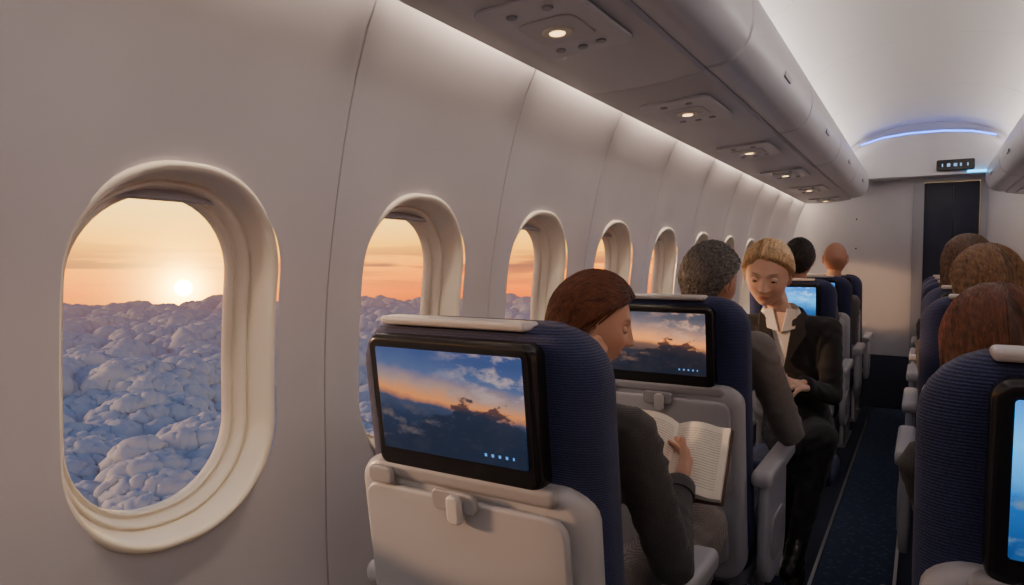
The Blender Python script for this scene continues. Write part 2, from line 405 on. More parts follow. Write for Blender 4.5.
def seat(x,y,scr,rz=0):
    e=empty('airline_seat',(x,y,0),rz)
    for nm,me,mat in SP:
        m2=me
        if mat=='SCR':
            m2=me.copy(); m2.materials.clear(); m2.materials.append(M[scr])
        o=bpy.data.objects.new(nm,m2); COL.objects.link(o); o.parent=e
    return e
XL=-.62; XR=.225
LROWS=[.864,1.824,4.0,4.93,5.80]
for i,y in enumerate(LROWS): seat(XL,y,['scr_dusk','scr_ember','scr_blue','scr_blue','scr_dusk'][i])
seat(XL,-.10,'scr_dusk')
RROWS=[.864,2.25,3.10,3.95,4.80,5.60]
for i,y in enumerate(RROWS):
    seat(XR,y,'scr_blue' if i in(0,2,4) else 'scr_ember')
    seat(.76,y,'scr_blue' if i in(1,3) else 'scr_dusk')
# ------------------------------------------------------------ people
def skinmat(name,col):
    return pmat(name,col,.5,bump=.03,bscale=300,sss=.12)
def attr_mat(name,rough=.5):
    m=bpy.data.materials.new(name); m.use_nodes=True; nt=m.node_tree; b=nt.nodes['Principled BSDF']
    a=nn(nt,'ShaderNodeAttribute'); a.attribute_name='paint'; nt.links.new(a.outputs['Color'],b.inputs['Base Color']); b.inputs['Roughness'].default_value=rough
    b.inputs['Subsurface Weight'].default_value=.12; b.inputs['Subsurface Radius'].default_value=(.02,.008,.004); b.inputs['Subsurface Scale'].default_value=.4
    tc=nn(nt,'ShaderNodeTexCoord');t=nn(nt,'ShaderNodeTexNoise'); t.inputs['Scale'].default_value=260; t.inputs['Detail'].default_value=4
    bp=nn(nt,'ShaderNodeBump'); bp.inputs['Strength'].default_value=.06; bp.inputs['Distance'].default_value=.005
    nt.links.new(tc.outputs['Object'],t.inputs['Vector']); nt.links.new(t.outputs['Fac'],bp.inputs['Height']); nt.links.new(bp.outputs[0],b.inputs['Normal'])
    return m
M['face']=attr_mat('face_skin',.46)
def hairmat(name,c,c2,sc=60):
    m=bpy.data.materials.new(name); m.use_nodes=True; nt=m.node_tree; b=nt.nodes['Principled BSDF']
    tc=nn(nt,'ShaderNodeTexCoord'); mp=nn(nt,'ShaderNodeMapping'); mp.inputs['Scale'].default_value=(3,.4,1)
    n=nn(nt,'ShaderNodeTexNoise'); n.inputs['Scale'].default_value=sc; n.inputs['Detail'].default_value=5
    cr=nn(nt,'ShaderNodeValToRGB'); cr.color_ramp.elements[0].color=(*c,1); cr.color_ramp.elements[1].color=(*c2,1); cr.color_ramp.elements[0].position=.32; cr.color_ramp.elements[1].position=.70
    nt.links.new(tc.outputs['Object'],mp.inputs[0]); nt.links.new(mp.outputs[0],n.inputs['Vector']); nt.links.new(n.outputs['Fac'],cr.inputs[0]); nt.links.new(cr.outputs[0],b.inputs['Base Color'])
    b.inputs['Roughness'].default_value=.36; return m
def hairpair(key,nm,c,c2,sc=60,k=1.6):
    M[key]=hairmat(nm,c,c2,sc); M[key+'_s']=hairmat(nm+'_strands',tuple(min(q*k,.95) for q in c),tuple(min(q*k,.95) for q in c2),sc)
hairpair('h_brown','hair_auburn',(.030,.008,.004),(.11,.034,.015),k=2.1);hairpair('h_blond','hair_blond',(.38,.25,.12),(.80,.60,.36),k=1.15)
hairpair('h_gray','hair_gray',(.022,.021,.022),(.18,.17,.17),110,1.5);hairpair('h_dark','hair_dark',(.010,.008,.007),(.035,.026,.022));hairpair('h_lbrown','hair_light_brown',(.06,.03,.016),(.20,.11,.055),k=1.9);hairpair('h_mbrown','hair_mid_brown',(.03,.015,.010),(.11,.055,.032),k=1.9)
M['eye']=pmat('eye_white',(.8,.78,.75),.2); M['iris']=pmat('iris',(.04,.03,.02),.15); M['lash']=pmat('lash',(.02,.012,.01),.6); M['gold']=pmat('gold',(.8,.55,.2),.25,metal=1)
class Blob:
    def __init__(s): s.V=[];s.F=[];s.T=[]
    def cap(s,p0,p1,r0,r1,mat=0,n=14,tag=True):
        p0=Vector(p0);p1=Vector(p1);ax=(p1-p0)
        if ax.length<1e-6: ax=Vector((0,0,1e-4))
        t=ax.normalized();a=t.orthogonal().normalized();b=t.cross(a);base=len(s.V);R=[]
        for k in range(1,6): an=-math.pi/2+math.pi/2*k/5; R.append((p0+t*math.sin(an)*r0,r0*math.cos(an)))
        for k in range(0,5): an=math.pi/2*k/5; R.append((p1+t*math.sin(an)*r1,r1*math.cos(an)))
        s.V.append(p0-t*r0)
        for c,r in R:
            for k in range(n): an=2*math.pi*k/n; s.V.append(c+a*math.cos(an)*r+b*math.sin(an)*r)
        s.V.append(p1+t*r1); last=len(s.V)-1
        for k in range(n): s.F.append((base,base+1+(k+1)%n,base+1+k))
        for i in range(len(R)-1):
            for k in range(n):
                q=base+1+i*n+k;w=base+1+i*n+(k+1)%n;s.F.append((q,w,w+n,q+n))
        o=base+1+(len(R)-1)*n
        for k in range(n): s.F.append((o+k,o+(k+1)%n,last))
        if tag: s.T.append((np.array(p0),np.array(p1),r0,r1,mat))
    def loft(s,C,W,D,xd,mat=0,n=24,tagr=.9,fd=None):
        xd=Vector(xd).normalized();fd=Vector((0,0,1)).cross(xd).normalized();base=len(s.V)
        for c,w,d in zip(C,W,D):
            for k in range(n):
                an=2*math.pi*k/n;cc=math.cos(an);ss=math.sin(an)
                e=.82; s.V.append(Vector(c)+xd*w*math.copysign(abs(cc)**e,cc)+fd*d*math.copysign(abs(ss)**e,ss))
        for i in range(len(C)-1):
            for k in range(n):
                q=base+i*n+k;w=base+i*n+(k+1)%n;s.F.append((q,w,w+n,q+n))
        s.F.append(tuple(range(base,base+n))[::-1]);s.F.append(tuple(range(base+(len(C)-1)*n,base+len(C)*n)))
        for i in range(len(C)-1):
            m=mat[i] if isinstance(mat,list) else mat
            for q in(-.5,0,.5):
                s.T.append((np.array(Vector(C[i])+xd*W[i]*q),np.array(Vector(C[i+1])+xd*W[i+1]*q),D[i]*tagr,D[i+1]*tagr,m))
    def build(s,name,vox,it,mats,parent,disp=0,wr=0):
        me=bpy.data.meshes.new('tmp');me.from_pydata([tuple(v) for v in s.V],[],s.F)
        bm=bmesh.new();bm.from_mesh(me);bmesh.ops.recalc_face_normals(bm,faces=bm.faces);bm.to_mesh(me);bm.free()
        o=bpy.data.objects.new('tmp',me);COL.objects.link(o)
        r=o.modifiers.new('r','REMESH');r.mode='VOXEL';r.voxel_size=vox
        sm=o.modifiers.new('s','SMOOTH');sm.factor=.5;sm.iterations=it
        dg=bpy.context.evaluated_depsgraph_get();nm=bpy.data.meshes.new_from_object(o.evaluated_get(dg))
        bpy.data.objects.remove(o)
        nm.name=name;nm.shade_smooth();nm.materials.clear()
        for m in mats:nm.materials.append(m)
        N=len(nm.polygons);c=np.empty(N*3);nm.polygons.foreach_get('center',c);c=c.reshape(-1,3)
        best=np.full(N,1e9);idx=np.zeros(N,dtype=np.int32)
        for p0,p1,r0,r1,m in s.T:
            d=p1-p0;L=max(d@d,1e-9);t=np.clip((c-p0)@d/L,0,1);dist=np.linalg.norm(c-(p0+t[:,None]*d),axis=1)-(r0+(r1-r0)*t)
            k=dist<best;best[k]=dist[k];idx[k]=m
        nm.polygons.foreach_set('material_index',idx)
        if wr:
            NV=len(nm.vertices);v=np.empty(NV*3);nm.vertices.foreach_get('co',v);v=v.reshape(-1,3)
            nr=np.empty(NV*3);nm.vertices.foreach_get('normal',nr);nr=nr.reshape(-1,3)
            a=v[:,2]*62+np.sin(v[:,0]*24+v[:,1]*17)*2.6+np.sin(v[:,2]*19+v[:,1]*13)*1.5
            fold=1-np.abs(np.sin(a))*1.6
            msk=np.clip(np.sin(v[:,0]*29+v[:,1]*33+v[:,2]*16)*np.sin(v[:,0]*11-v[:,1]*14+v[:,2]*21)+.35,0,1)
            f=fold*msk+.35*np.sin(v[:,2]*150+v[:,0]*60+3*np.sin(v[:,1]*40))*np.sin(v[:,0]*25-v[:,1]*30+v[:,2]*33)
            v+=nr*(f*wr)[:,None]; nm.vertices.foreach_set('co',v.ravel()); nm.update()
        ob=bpy.data.objects.new(name,nm);COL.objects.link(ob);ob.parent=parent;return ob
def hand(nm,wrist,dirv,palm,side,curl,parent,skin,sc=1.,spread=1.):
    Y=Vector(dirv).normalized();Z=-Vector(palm);Z=(Z-Y*Z.dot(Y)).normalized();X=Y.cross(Z);s=-1 if side=='R' else 1
    def W(p): return Vector(wrist)+(X*p[0]*s+Y*p[1]+Z*p[2])*sc
    b=Blob()
    xs=[.030,.010,-.010,-.029];ln=[.070,.078,.072,.056]
    for i,x in enumerate(xs):
        by=.083-(.004 if i==0 else 0)-(.012 if i==3 else 0)
        b.cap(W((x*.55,0,0)),W((x,by,0)),.0145*sc,.0115*sc,0,12)
        p=(x,by,0);a=0;ca=curl if not hasattr(curl,'__len__') else curl[i]
        for j,(fr,bend) in enumerate(((.45,38),(.31,48),(.24,32))):
            a+=math.radians(bend)*ca;L=ln[i]*fr
            q=(p[0]+x*.10*spread*fr,p[1]+L*math.cos(a),p[2]-L*math.sin(a))
            b.cap(W(p),W(q),(.0088-.0008*j)*sc,(.0082-.0009*j)*sc,0,12);p=q
    b.cap(W((.012,.015,-.006)),W((.036,.045,-.012)),.016*sc,.012*sc)
    p=(.036,.045,-.012)
    for d,L,r in(((.62,.72,-.3),.034,.0098),((.30,.85,-.42),.028,.0085)):
        dv=Vector(d).normalized();q=tuple(Vector(p)+dv*L);b.cap(W(p),W(q),r*sc,(r-.001)*sc);p=q
    return b.build(nm,.0030*sc,3,[skin],parent)
NLO,NLA=150,110
_u=np.arange(NLO)/NLO*2*np.pi;_v=np.linspace(0,np.pi,NLA+2)[1:-1]
_D=np.array([[math.sin(v)*math.cos(u),math.sin(v)*math.sin(u),math.cos(v)] for v in _v for u in _u]+[[0,0,1],[0,0,-1]])
def _faces():
    F=[]
    for i in range(NLA-1):
        for k in range(NLO):
            a=i*NLO+k;b=i*NLO+(k+1)%NLO;F.append((a,a+NLO,b+NLO,b))
    t=NLA*NLO
    for k in range(NLO):
        F.append((t,k,(k+1)%NLO));o=(NLA-1)*NLO;F.append((t+1,o+(k+1)%NLO,o+k))
    return F
_F=_faces()
def skull(D,male=False):
    dx,dy,dz=D[:,0],D[:,1],D[:,2];t=np.clip(-dz,0,1)
    x=.074*dx*(1-.30*t**1.6);y=.096*dy;z=.115*dz
    y=np.where(dy<0,y*(1-.50*t**1.2),y*(1-.10*t**2))
    y=np.where(dy<0,y*1.05,y)
    x*=1+.05*np.clip(dz,0,1)*(dz<.8)
    return np.stack([x,y,z],1)
def gz(x,s): return np.exp(-(x/s)**2/2)
def facepts(D,male=False):
    P=skull(D,male);x,y,z=P[:,0].copy(),P[:,1].copy(),P[:,2].copy();fr=sst(.15,.6,D[:,1])
    y-=fr*.006*gz(z-.0,.05)*gz(x,.06)
    ramp=np.clip((.018-z)/.045,0,1)*(1-sst(.028,.040,-z));
    y+=fr*(.024*ramp**1.1+.004*gz(z-.012,.014))*gz(x,.0065+.004*ramp)
    y+=fr*.007*gz(z+.031,.006)*gz(np.abs(x)-.011,.0055)
    y-=fr*.010*gz(z-.006,.012)*gz(np.abs(x)-.031,.014)
    y+=fr*.004*gz(z-.028,.008)*gz(np.abs(x)-.028,.018)
    y+=fr*.004*gz(z+.025,.018)*gz(np.abs(x)-.042,.015)
    y+=fr*(.006*gz(z+.055,.0045)+.0065*gz(z+.066,.005))*gz(x,.015)
    y-=fr*.004*gz(z+.061,.0022)*gz(x,.018)
    y-=fr*.004*gz(z+.079,.006)*gz(x,.02)
    y+=fr*.009*gz(z+.096,.012)*gz(x,.02)
    return np.stack([x,y,z],1)
def basis(pos,yaw,pitch,roll,sc): return Matrix.Translation(pos)@Matrix.Rotation(math.radians(yaw),4,'Z')@Matrix.Rotation(math.radians(-pitch),4,'X')@Matrix.Rotation(math.radians(roll),4,'Y')@Matrix.Scale(sc,4)
def head(parent,pos,yaw=0,pitch=0,roll=0,sc=1.,skin=(.62,.36,.25),hair='h_brown',style='bob',lidded=.45,lips=(.45,.12,.10),female=True,earring=False,nstr=420,brow=(.12,.07,.04)):
    B=basis(Vector(pos),yaw,pitch,roll,sc)
    P=facepts(_D)
    me=mkmesh('head',P,_F,sharp=0,recalc=False)
    x,y,z=P[:,0],P[:,1],P[:,2];c=np.tile(np.array(skin),(len(P),1));fr=(_D[:,1]>.3)
    ck=.30*gz(z+.03,.018)*gz(np.abs(x)-.042,.014)*fr; c=c*(1-ck[:,None])+np.array((.75,.28,.20))*ck[:,None]
    ck=.25*gz(z+.03,.010)*gz(x,.010)*fr; c=c*(1-ck[:,None])+np.array((.75,.28,.20))*ck[:,None]
    lm=np.clip((gz(z+.061,.0075)**1.0*gz(x,.014)-.35)*4,0,.8)*fr; c=c*(1-lm[:,None])+np.array(lips)*lm[:,None]
    bz=.030-((np.abs(x)-.03)/.03)**2*.006
    bm_=np.clip((gz(z-bz,.0028)*gz(np.abs(x)-.031,.012)-.3)*2,0,.7)*fr; c=c*(1-bm_[:,None])+np.array(brow)*bm_[:,None]
    a=me.color_attributes.new('paint','FLOAT_COLOR','POINT');a.data.foreach_set('color',np.concatenate([c,np.ones((len(c),1))],1).ravel())
    o=addobj('head',me,M['face'],parent);o.matrix_local=B
    sk=skinmat('skin_tone',skin)
    for s in(-1,1):
        ec=Vector((s*.031,.0695,.005))
        def sphere(nm,r,mat,cut=None,c=ec,rotx=0,sq=(1,1,1)):
            bm=bmesh.new();bmesh.ops.create_uvsphere(bm,u_segments=24,v_segments=16,radius=r)
            if cut is not None:
                bmesh.ops.delete(bm,geom=[v for v in bm.verts if v.co.z<cut],context='VERTS')
            bmesh.ops.scale(bm,vec=sq,verts=bm.verts);bmesh.ops.rotate(bm,cent=(0,0,0),matrix=Matrix.Rotation(rotx,3,'X'),verts=bm.verts);bmesh.ops.translate(bm,vec=c,verts=bm.verts)
            m=bpy.data.meshes.new(nm);bm.to_mesh(m);bm.free();m.shade_smooth();q=addobj(nm,m,mat,parent);q.matrix_local=B;return q
        sphere('eyeball',.0118,M['eye']);sphere('iris',.0055,M['iris'],c=ec+Vector((0,.0078,-.002)))
        sphere('eyelid',.0124,sk,cut=.0,rotx=math.radians(-20-60*lidded),sq=(1.1,1,1))
        lp=[ec+Vector((s*q*.0125,math.sqrt(max(0,.0126**2-(q*.0115)**2))*.97,.0045-.010*lidded-(q*q)*.003)) for q in(-.85,-.5,0,.5,.85)]
        Vt,Ft=tube(lp,.0011,n=6);q=addobj('lashes',mkmesh('lashes',Vt,Ft),M['lash'],parent);q.matrix_local=B
        pts=[]
        for k in range(15):
            an=math.radians(-60+300*k/14);pts.append(Vector((s*(.074+.006*math.sin(an*.5)),-.012-.015*math.cos(an)*(.9) ,.0+.028*math.sin(an)-.002)))
        Vt,Ft=tube(pts,[.0035]*15,n=8);q=addobj('ear_rim',mkmesh('ear_rim',Vt,Ft),sk,parent);q.matrix_local=B
        sphere('ear_body',.02,sk,c=Vector((s*.072,-.012,-.003)),sq=(.22,.68,1.25))
        sphere('ear_lobe',.008,sk,c=Vector((s*.073,-.006,-.028)),sq=(.5,.9,1.1))
        if earring:
            pts=[Vector((s*.080,-.004+.011*math.sin(t_),-.046+.011*math.cos(t_))) for t_ in np.linspace(0,2*math.pi,17)]
            Vt,Ft=tube(pts,.0022,n=6);q=addobj('earring',mkmesh('earring',Vt,Ft),M['gold'],parent);q.matrix_local=B
    if style!='bald':
        dx,dy,dz=_D[:,0],_D[:,1],_D[:,2]
        if style=='bob': g=np.interp(dz,[-1,-.8,-.55,-.30,-.05,.12,.28,.42,.56,.68,.78],[-.9,-.55,-.42,-.34,-.26,-.06,.20,.42,.66,.84,1.3]);th=.017
        elif style=='bun': g=np.interp(dz,[-1,-.8,-.55,-.30,-.12,.05,.18,.35,.52,.66,.76,.84],[-.9,-.55,-.35,-.22,-.02,.16,.27,.46,.60,.70,.82,1.3]);th=.011
        elif style=='long': g=np.interp(dz,[-1,-.8,-.55,-.25,-.05,.2,.42,.56,.68,.78],[-.6,-.2,-.05,.05,.2,.38,.55,.74,.85,1.3]);th=.022
        else: g=np.interp(dz,[-1,-.7,-.5,-.2,-.05,.2,.45,.60,.72,.8],[-1.3,-.75,-.4,-.25,-.05,.15,.45,.70,.85,1.3]);th=.012
        if style=='bun': g=g+.13*np.sin(np.clip((dx-.28)*3.2,-1.5,1.5)**2)*sst(.3,.6,dz)-.04
        m=sst(-.03,.14 if style=='bun' else .10,g-dy);S=skull(_D);nrm=_D/np.array([.074,.096,.115]);nrm/=np.linalg.norm(nrm,axis=1)[:,None]
        top=1+.35*np.clip(dz,0,1)
        if style=='bun': top=top+.35*sst(.3,.9,dz)*(dy>-.6)+.45*sst(-.3,.3,dz)*np.abs(dx)
        az=np.arctan2(dx,-dy)
        wob=.0022*np.sin(az*17+dz*5+2*np.sin(az*5))*np.sin(dz*4+az*3)+.001*np.sin(az*47+dz*9)
        if style=='short': wob=.0018*np.sin(dx*23+dz*13)*np.sin(dy*25+dx*11)
        if style=='bun': wob=.0007*np.sin(dy*34+dx*9)
        off=m*(th*top+wob)-(1-m)*.012
        if style=='bun': off-=m*.006*np.exp(-((dx-.28)/.05)**2)*sst(.3,.6,dz)*sst(-.3,.1,dy)
        H=S+nrm*off[:,None]
        if style in('bob','long'):
            low=sst(.1,-.7,dz)*m*(1 if style=='long' else .75); low=np.clip(low,0,1)
            H[:,2]-=low*(.05 if style=='bob' else .11);H[:,0]*=1+low*(.30 if style=='long' else .10);H[:,1]=H[:,1]-low*.022
        o=addobj('hair',mkmesh('hair',H,_F,sharp=0,recalc=False),M[hair],parent);o.matrix_local=B
        VV=[];FF=[];r2=random.Random(5)
        short=style=='short'
        for i in range(nstr*(2 if short else 1)):
            if short:
                while True:
                    s0=np.array([r2.gauss(0,1) for _ in range(3)]);s0/=np.linalg.norm(s0)
                    j=int(np.argmax(_D@s0))
                    if m[j]>.5: break
                e_=s0+np.array([r2.uniform(-.25,.25),-.30+r2.uniform(-.2,.2),-.22+r2.uniform(-.2,.2)]);K=6;rad=.0015;lift=.006
            else:
                if style=='bun':
                    yy=r2.uniform(-.35,.78);side=-1 if i%3 else 1
                    s0=np.array([.26+side*r2.uniform(.0,.05),yy,0]);e_=np.array([side*.88,-.40+.35*yy,-.02-.25*(.8-yy)])
                elif style=='bob':
                    # brushed back from the hairline over and behind the ears to the nape
                    sx=r2.uniform(-.9,.9);s0=np.array([sx,r2.uniform(.0,.62),0]);e_=np.array([sx*.55+r2.uniform(-.1,.1),-.80,-.55+r2.uniform(-.25,.15)])
                else:
                    s0=np.array([r2.uniform(-.5,.5)*.6,r2.uniform(-.6,.62),0]);e_=np.array([math.copysign(r2.uniform(.15,.9),s0[0]),r2.uniform(-1,-.15),r2.uniform(-.9,-.55)])
                s0[2]=math.sqrt(max(.05,1-s0[0]**2-s0[1]**2));s0/=np.linalg.norm(s0);K=15;rad=.0011;lift=.0008
            e_=e_/np.linalg.norm(e_);pts=[];om=math.acos(np.clip(s0@e_,-1,1))
            for k in range(K):
                t=k/(K-1);d=(math.sin((1-t)*om)*s0+math.sin(t*om)*e_)/max(math.sin(om),1e-3);d+=(0 if short else .004 if style=='bun' else .012)*np.array([math.sin(i+t*5),math.cos(i*2+t*4),0]);d/=np.linalg.norm(d)
                jj=np.argsort(-(_D@d))[:4];w_=1/(1e-4+np.linalg.norm(_D[jj]-d,axis=1));w_/=w_.sum()
                if m[jj[0]]<.75: continue
                pts.append((H[jj]*w_[:,None]).sum(0)+nrm[jj[0]]*(.0004+(lift*t if short else .0003+.0008*(i%3))))
            if len(pts)>3:
                L=len(pts);Vt,Ft=tube(pts,[rad*min(1,.3+k/2,.3+(L-1-k)/2) for k in range(L)],n=5);b0=len(VV);VV+=Vt;FF+=[tuple(q+b0 for q in f) for f in Ft]
        o=addobj('hair_strands',mkmesh('hair_strands',VV,FF,sharp=0),M[hair+'_s'],parent);o.matrix_local=B
        if style in('bun',):
            bb=Blob();bb.cap((-.012,-.10,-.045),(.012,-.10,-.045),.030,.030);bb.cap((0,-.08,-.04),(0,-.095,-.03),.035,.028)
            q=bb.build('hair_bun',.005,3,[M[hair]],parent);q.matrix_local=B
    return B
def person(name,J,cloth,pants,skin,shoe='shoe_black',k=1.,vox=.009,wr=.0035,neckr=.05,shirt=None,mw=1.):
    e=empty(name);b=Blob();J={a:Vector(v) for a,v in J.items()}
    xd=(J['shR']-J['shL']);xd.z=0;xd.normalize();smid=(J['shR']+J['shL'])/2
    hw=(J['shR']-J['shL']).length/2
    pel,che=J['pel'],J['che'];wai=pel.lerp(che,.45)
    b.loft([pel-Vector((0,0,.085)),pel,wai,che,smid-Vector((0,0,.01)),smid+Vector((0,0,.035))],
           [.13*k*mw,.165*k*mw,.135*k*mw,.155*k*mw,hw*.92,.075*k],[.085*k,.115*k,.10*k,.112*k*mw,.085*k,.055*k],xd,mat=[1,0,0,0,0])
    for s in'LR':
        sh,el,wr_=J['sh'+s],J['el'+s],J['wr'+s]
        b.cap(smid.lerp(sh,.35),sh,.062*k,.054*k);b.cap(sh,el,.055*k,.044*k);b.cap(el,wr_,.044*k,.033*k)
        d=(wr_-el).normalized();b.cap(wr_,wr_+d*.022,.024*k,.022*k,2)
        hp,kn,an,to=J['hip'+s],J['kn'+s],J['an'+s],J['to'+s]
        b.cap(hp,kn,.088*k*mw,.062*k,1);b.cap(kn,an,.060*k,.040*k,1)
        b.cap(an,an+(to-an)*.3,.038*k,.036*k,3);b.cap(an+(to-an)*.2-Vector((0,0,.02)),to,.036*k,.028*k,3);b.cap(an-(to-an)*.2-Vector((0,0,.03)),to,.028*k,.026*k,3)
    b.cap(smid,J['nek'],neckr*1.15,neckr,2);b.cap(J['nek'],J['hed'],neckr,neckr,2)
    mats=[cloth,pants,skin,M[shoe],shirt or cloth]
    b.build('body',vox,3,mats,e,wr=wr)
    return e
M['shoe_black']=pmat('shoe_leather',(.012,.011,.012),.3)
def wool(name,c,sc=900):
    m=pmat(name,c,.8,sheen=.12); nt=m.node_tree;b=nt.nodes['Principled BSDF']
    tc=nn(nt,'ShaderNodeTexCoord');hs=[]
    for d in('X','Z'):
        w=nn(nt,'ShaderNodeTexWave',wave_type='BANDS',bands_direction=d);w.inputs['Scale'].default_value=sc/6.28;w.inputs['Distortion'].default_value=2.;w.inputs['Detail'].default_value=1
        nt.links.new(tc.outputs['Object'],w.inputs['Vector']);hs.append(w.outputs['Fac'])
    n=nn(nt,'ShaderNodeTexNoise');n.inputs['Scale'].default_value=500;nt.links.new(tc.outputs['Object'],n.inputs['Vector'])
    a=nn(nt,'ShaderNodeMath',operation='MULTIPLY');nt.links.new(hs[0],a.inputs[0]);nt.links.new(hs[1],a.inputs[1])
    a2=nn(nt,'ShaderNodeMath',operation='ADD');nt.links.new(a.outputs[0],a2.inputs[0]);nt.links.new(n.outputs['Fac'],a2.inputs[1])
    cr=nn(nt,'ShaderNodeValToRGB');cr.color_ramp.elements[0].color=(*[q*.55 for q in c],1);cr.color_ramp.elements[1].color=(*[q*1.7 for q in c],1);cr.color_ramp.elements[0].position=.35
    nt.links.new(a2.outputs[0],cr.inputs[0]);nt.links.new(cr.outputs[0],b.inputs['Base Color'])
    bp=nn(nt,'ShaderNodeBump');bp.inputs['Strength'].default_value=.3;bp.inputs['Distance'].default_value=.003;nt.links.new(a2.outputs[0],bp.inputs['Height']);nt.links.new(bp.outputs[0],b.inputs['Normal']);return m
charcoal=wool('charcoal_wool',(.044,.044,.051));black=wool('black_suiting',(.012,.012,.016));graysuit=wool('taupe_wool',(.15,.14,.145));beige=wool('taupe_trousers',(.24,.21,.20))
white=pmat('white_cotton',(.78,.76,.76),.8,bump=.1,bscale=150)
S1=(.62,.36,.26);S2=(.76,.50,.39);S3=(.5,.28,.19)
sk1=skinmat('skin_fair',S1);sk2=skinmat('skin_light',S2);sk3=skinmat('skin_medium',S3)
def collar(parent,c,rx,ry,h,mat,tilt=0,th=.006,open_=50,yaw=0,flare=1.18,z0=0):
    V=[];F=[];n=36
    prof=[(1.0,0),(.96,h),(1.0,h+.004),(flare,h*.45),(flare*1.06,-.012),(flare*1.0,-.014),(1.04,0)]
    for k in range(n+1):
        an=math.radians(90+open_/2+(360-open_)*k/n)
        for s,z in prof: V.append((rx*s*math.cos(an),ry*s*math.sin(an),z+z0-.02*max(0,math.sin(an))*1))
    m=len(prof)
    for k in range(n):
        for j in range(m):
            a=k*m+j;b=k*m+(j+1)%m;F.append((a,b,b+m,a+m))
    F.append(tuple(range(m)));F.append(tuple(range(n*m,(n+1)*m)))
    o=addobj('collar',mkmesh('collar',V,F,sharp=50),mat,parent)
    o.matrix_local=Matrix.Translation(c)@Matrix.Rotation(math.radians(yaw),4,'Z')@Matrix.Rotation(math.radians(-tilt),4,'X');return o
def cuff(parent,el,wr_,r,mat):
    el=Vector(el);wr_=Vector(wr_);d=(wr_-el).normalized()
    Vt,Ft=tube([wr_-d*.02,wr_+d*.0,wr_+d*.014,wr_+d*.018],[r,r*1.03,r*1.03,r*.9],n=18);return addobj('cuff',mkmesh('cuff',Vt,Ft,sharp=50),mat,parent)
# --- reading woman
J=dict(pel=(-.60,1.08,.555),che=(-.59,1.10,.82),nek=(-.595,1.235,1.02),hed=(-.60,1.32,1.07),
 shR=(-.435,1.13,.935),shL=(-.755,1.16,.94),elR=(-.375,1.185,.695),elL=(-.80,1.24,.70),wrR=(-.425,1.375,.765),wrL=(-.66,1.40,.775),
 hipR=(-.53,1.13,.56),hipL=(-.68,1.13,.56),knR=(-.41,1.50,.65),knL=(-.70,1.53,.56),anR=(-.50,1.62,.30),anL=(-.70,1.56,.11),toR=(-.46,1.70,.22),toL=(-.70,1.70,.045))
w=person('reading_woman',J,charcoal,beige,sk1,k=.92,vox=.0065,neckr=.042)
head(w,(-.605,1.345,1.105),yaw=-60,pitch=12,sc=.86,skin=S1,hair='h_brown',style='bob',lidded=.7,earring=True,nstr=900)
collar(w,(-.596,1.19,.985),.068,.062,.035,charcoal,tilt=22,yaw=-8)
cuff(w,J['elR'],J['wrR'],.035,charcoal);cuff(w,J['elL'],J['wrL'],.035,charcoal)
hand('hand_right',J['wrR'],(-.10,.75,.30),(-.75,.0,.45),'R',[.55,.6,.65,.7],w,sk1,.92)
hand('hand_left',J['wrL'],(.35,.75,.15),(.2,-.1,.9),'L',[.35,.4,.45,.5],w,sk1,.92)
bk=empty('open_book')
def page(side):
    V=[];F=[];n=12;W_=.118;H_=.178;T=.014
    for k in range(n+1):
        u=k/n;x=side*W_*u;zc=.020*math.sin(min(u*1.25,1)*math.pi)*.8
        for (yy) in(-H_/2,H_/2):
            V.append((x,yy,zc+T*(1-.1*u)));V.append((x,yy,zc*.5-.0))
    for k in range(n):
        a=k*4;b=a+4;F+=[(a,a+2,b+2,b),(a+1,b+1,b+3,a+3),(a,b,b+1,a+1),(a+2,a+3,b+3,b+2)]
    F+=[(0,1,3,2),(n*4,n*4+2,n*4+3,n*4+1)]
    return mkmesh('pages',V,F,sharp=40)
def pagemat():
    m=bpy.data.materials.new('book_page'); m.use_nodes=True; nt=m.node_tree; b=nt.nodes['Principled BSDF'];b.inputs['Roughness'].default_value=.8
    tc=nn(nt,'ShaderNodeTexCoord');sp_=nn(nt,'ShaderNodeSeparateXYZ');nt.links.new(tc.outputs['Generated'],sp_.inputs[0])
    def math_(op,a,bb):
        q=nn(nt,'ShaderNodeMath',operation=op)
        for i,s in enumerate((a,bb)):
            if isinstance(s,(int,float)): q.inputs[i].default_value=s
            else: nt.links.new(s,q.inputs[i])
        return q.outputs[0]
    l=math_('LESS_THAN',math_('FRACT',math_('MULTIPLY',sp_.outputs['Y'],28),0),.4)
    inx=math_('LESS_THAN',math_('ABSOLUTE',math_('SUBTRACT',sp_.outputs['X'],.5),0),.38);iny=math_('LESS_THAN',math_('ABSOLUTE',math_('SUBTRACT',sp_.outputs['Y'],.5),0),.41)
    t=nn(nt,'ShaderNodeTexNoise');t.inputs['Scale'].default_value=60;nt.links.new(tc.outputs['Generated'],t.inputs['Vector']);g=math_('GREATER_THAN',t.outputs['Fac'],.42)
    f=math_('MULTIPLY',math_('MULTIPLY',l,g),math_('MULTIPLY',inx,iny));mx=nn(nt,'ShaderNodeMix',data_type='RGBA');mx.inputs[6].default_value=(.92,.87,.78,1);mx.inputs[7].default_value=(.60,.56,.50,1);nt.links.new(f,mx.inputs[0]);nt.links.new(mx.outputs[2],b.inputs['Base Color']);return m
PM=pagemat();BM=pmat('book_cover',(.10,.05,.04),.6)
MB=Matrix.Translation((-.470,1.475,.797))@Matrix.Rotation(math.radians(24),4,'Z')@Matrix.Rotation(math.radians(44),4,'X')@Matrix.Rotation(math.radians(-14),4,'Z')
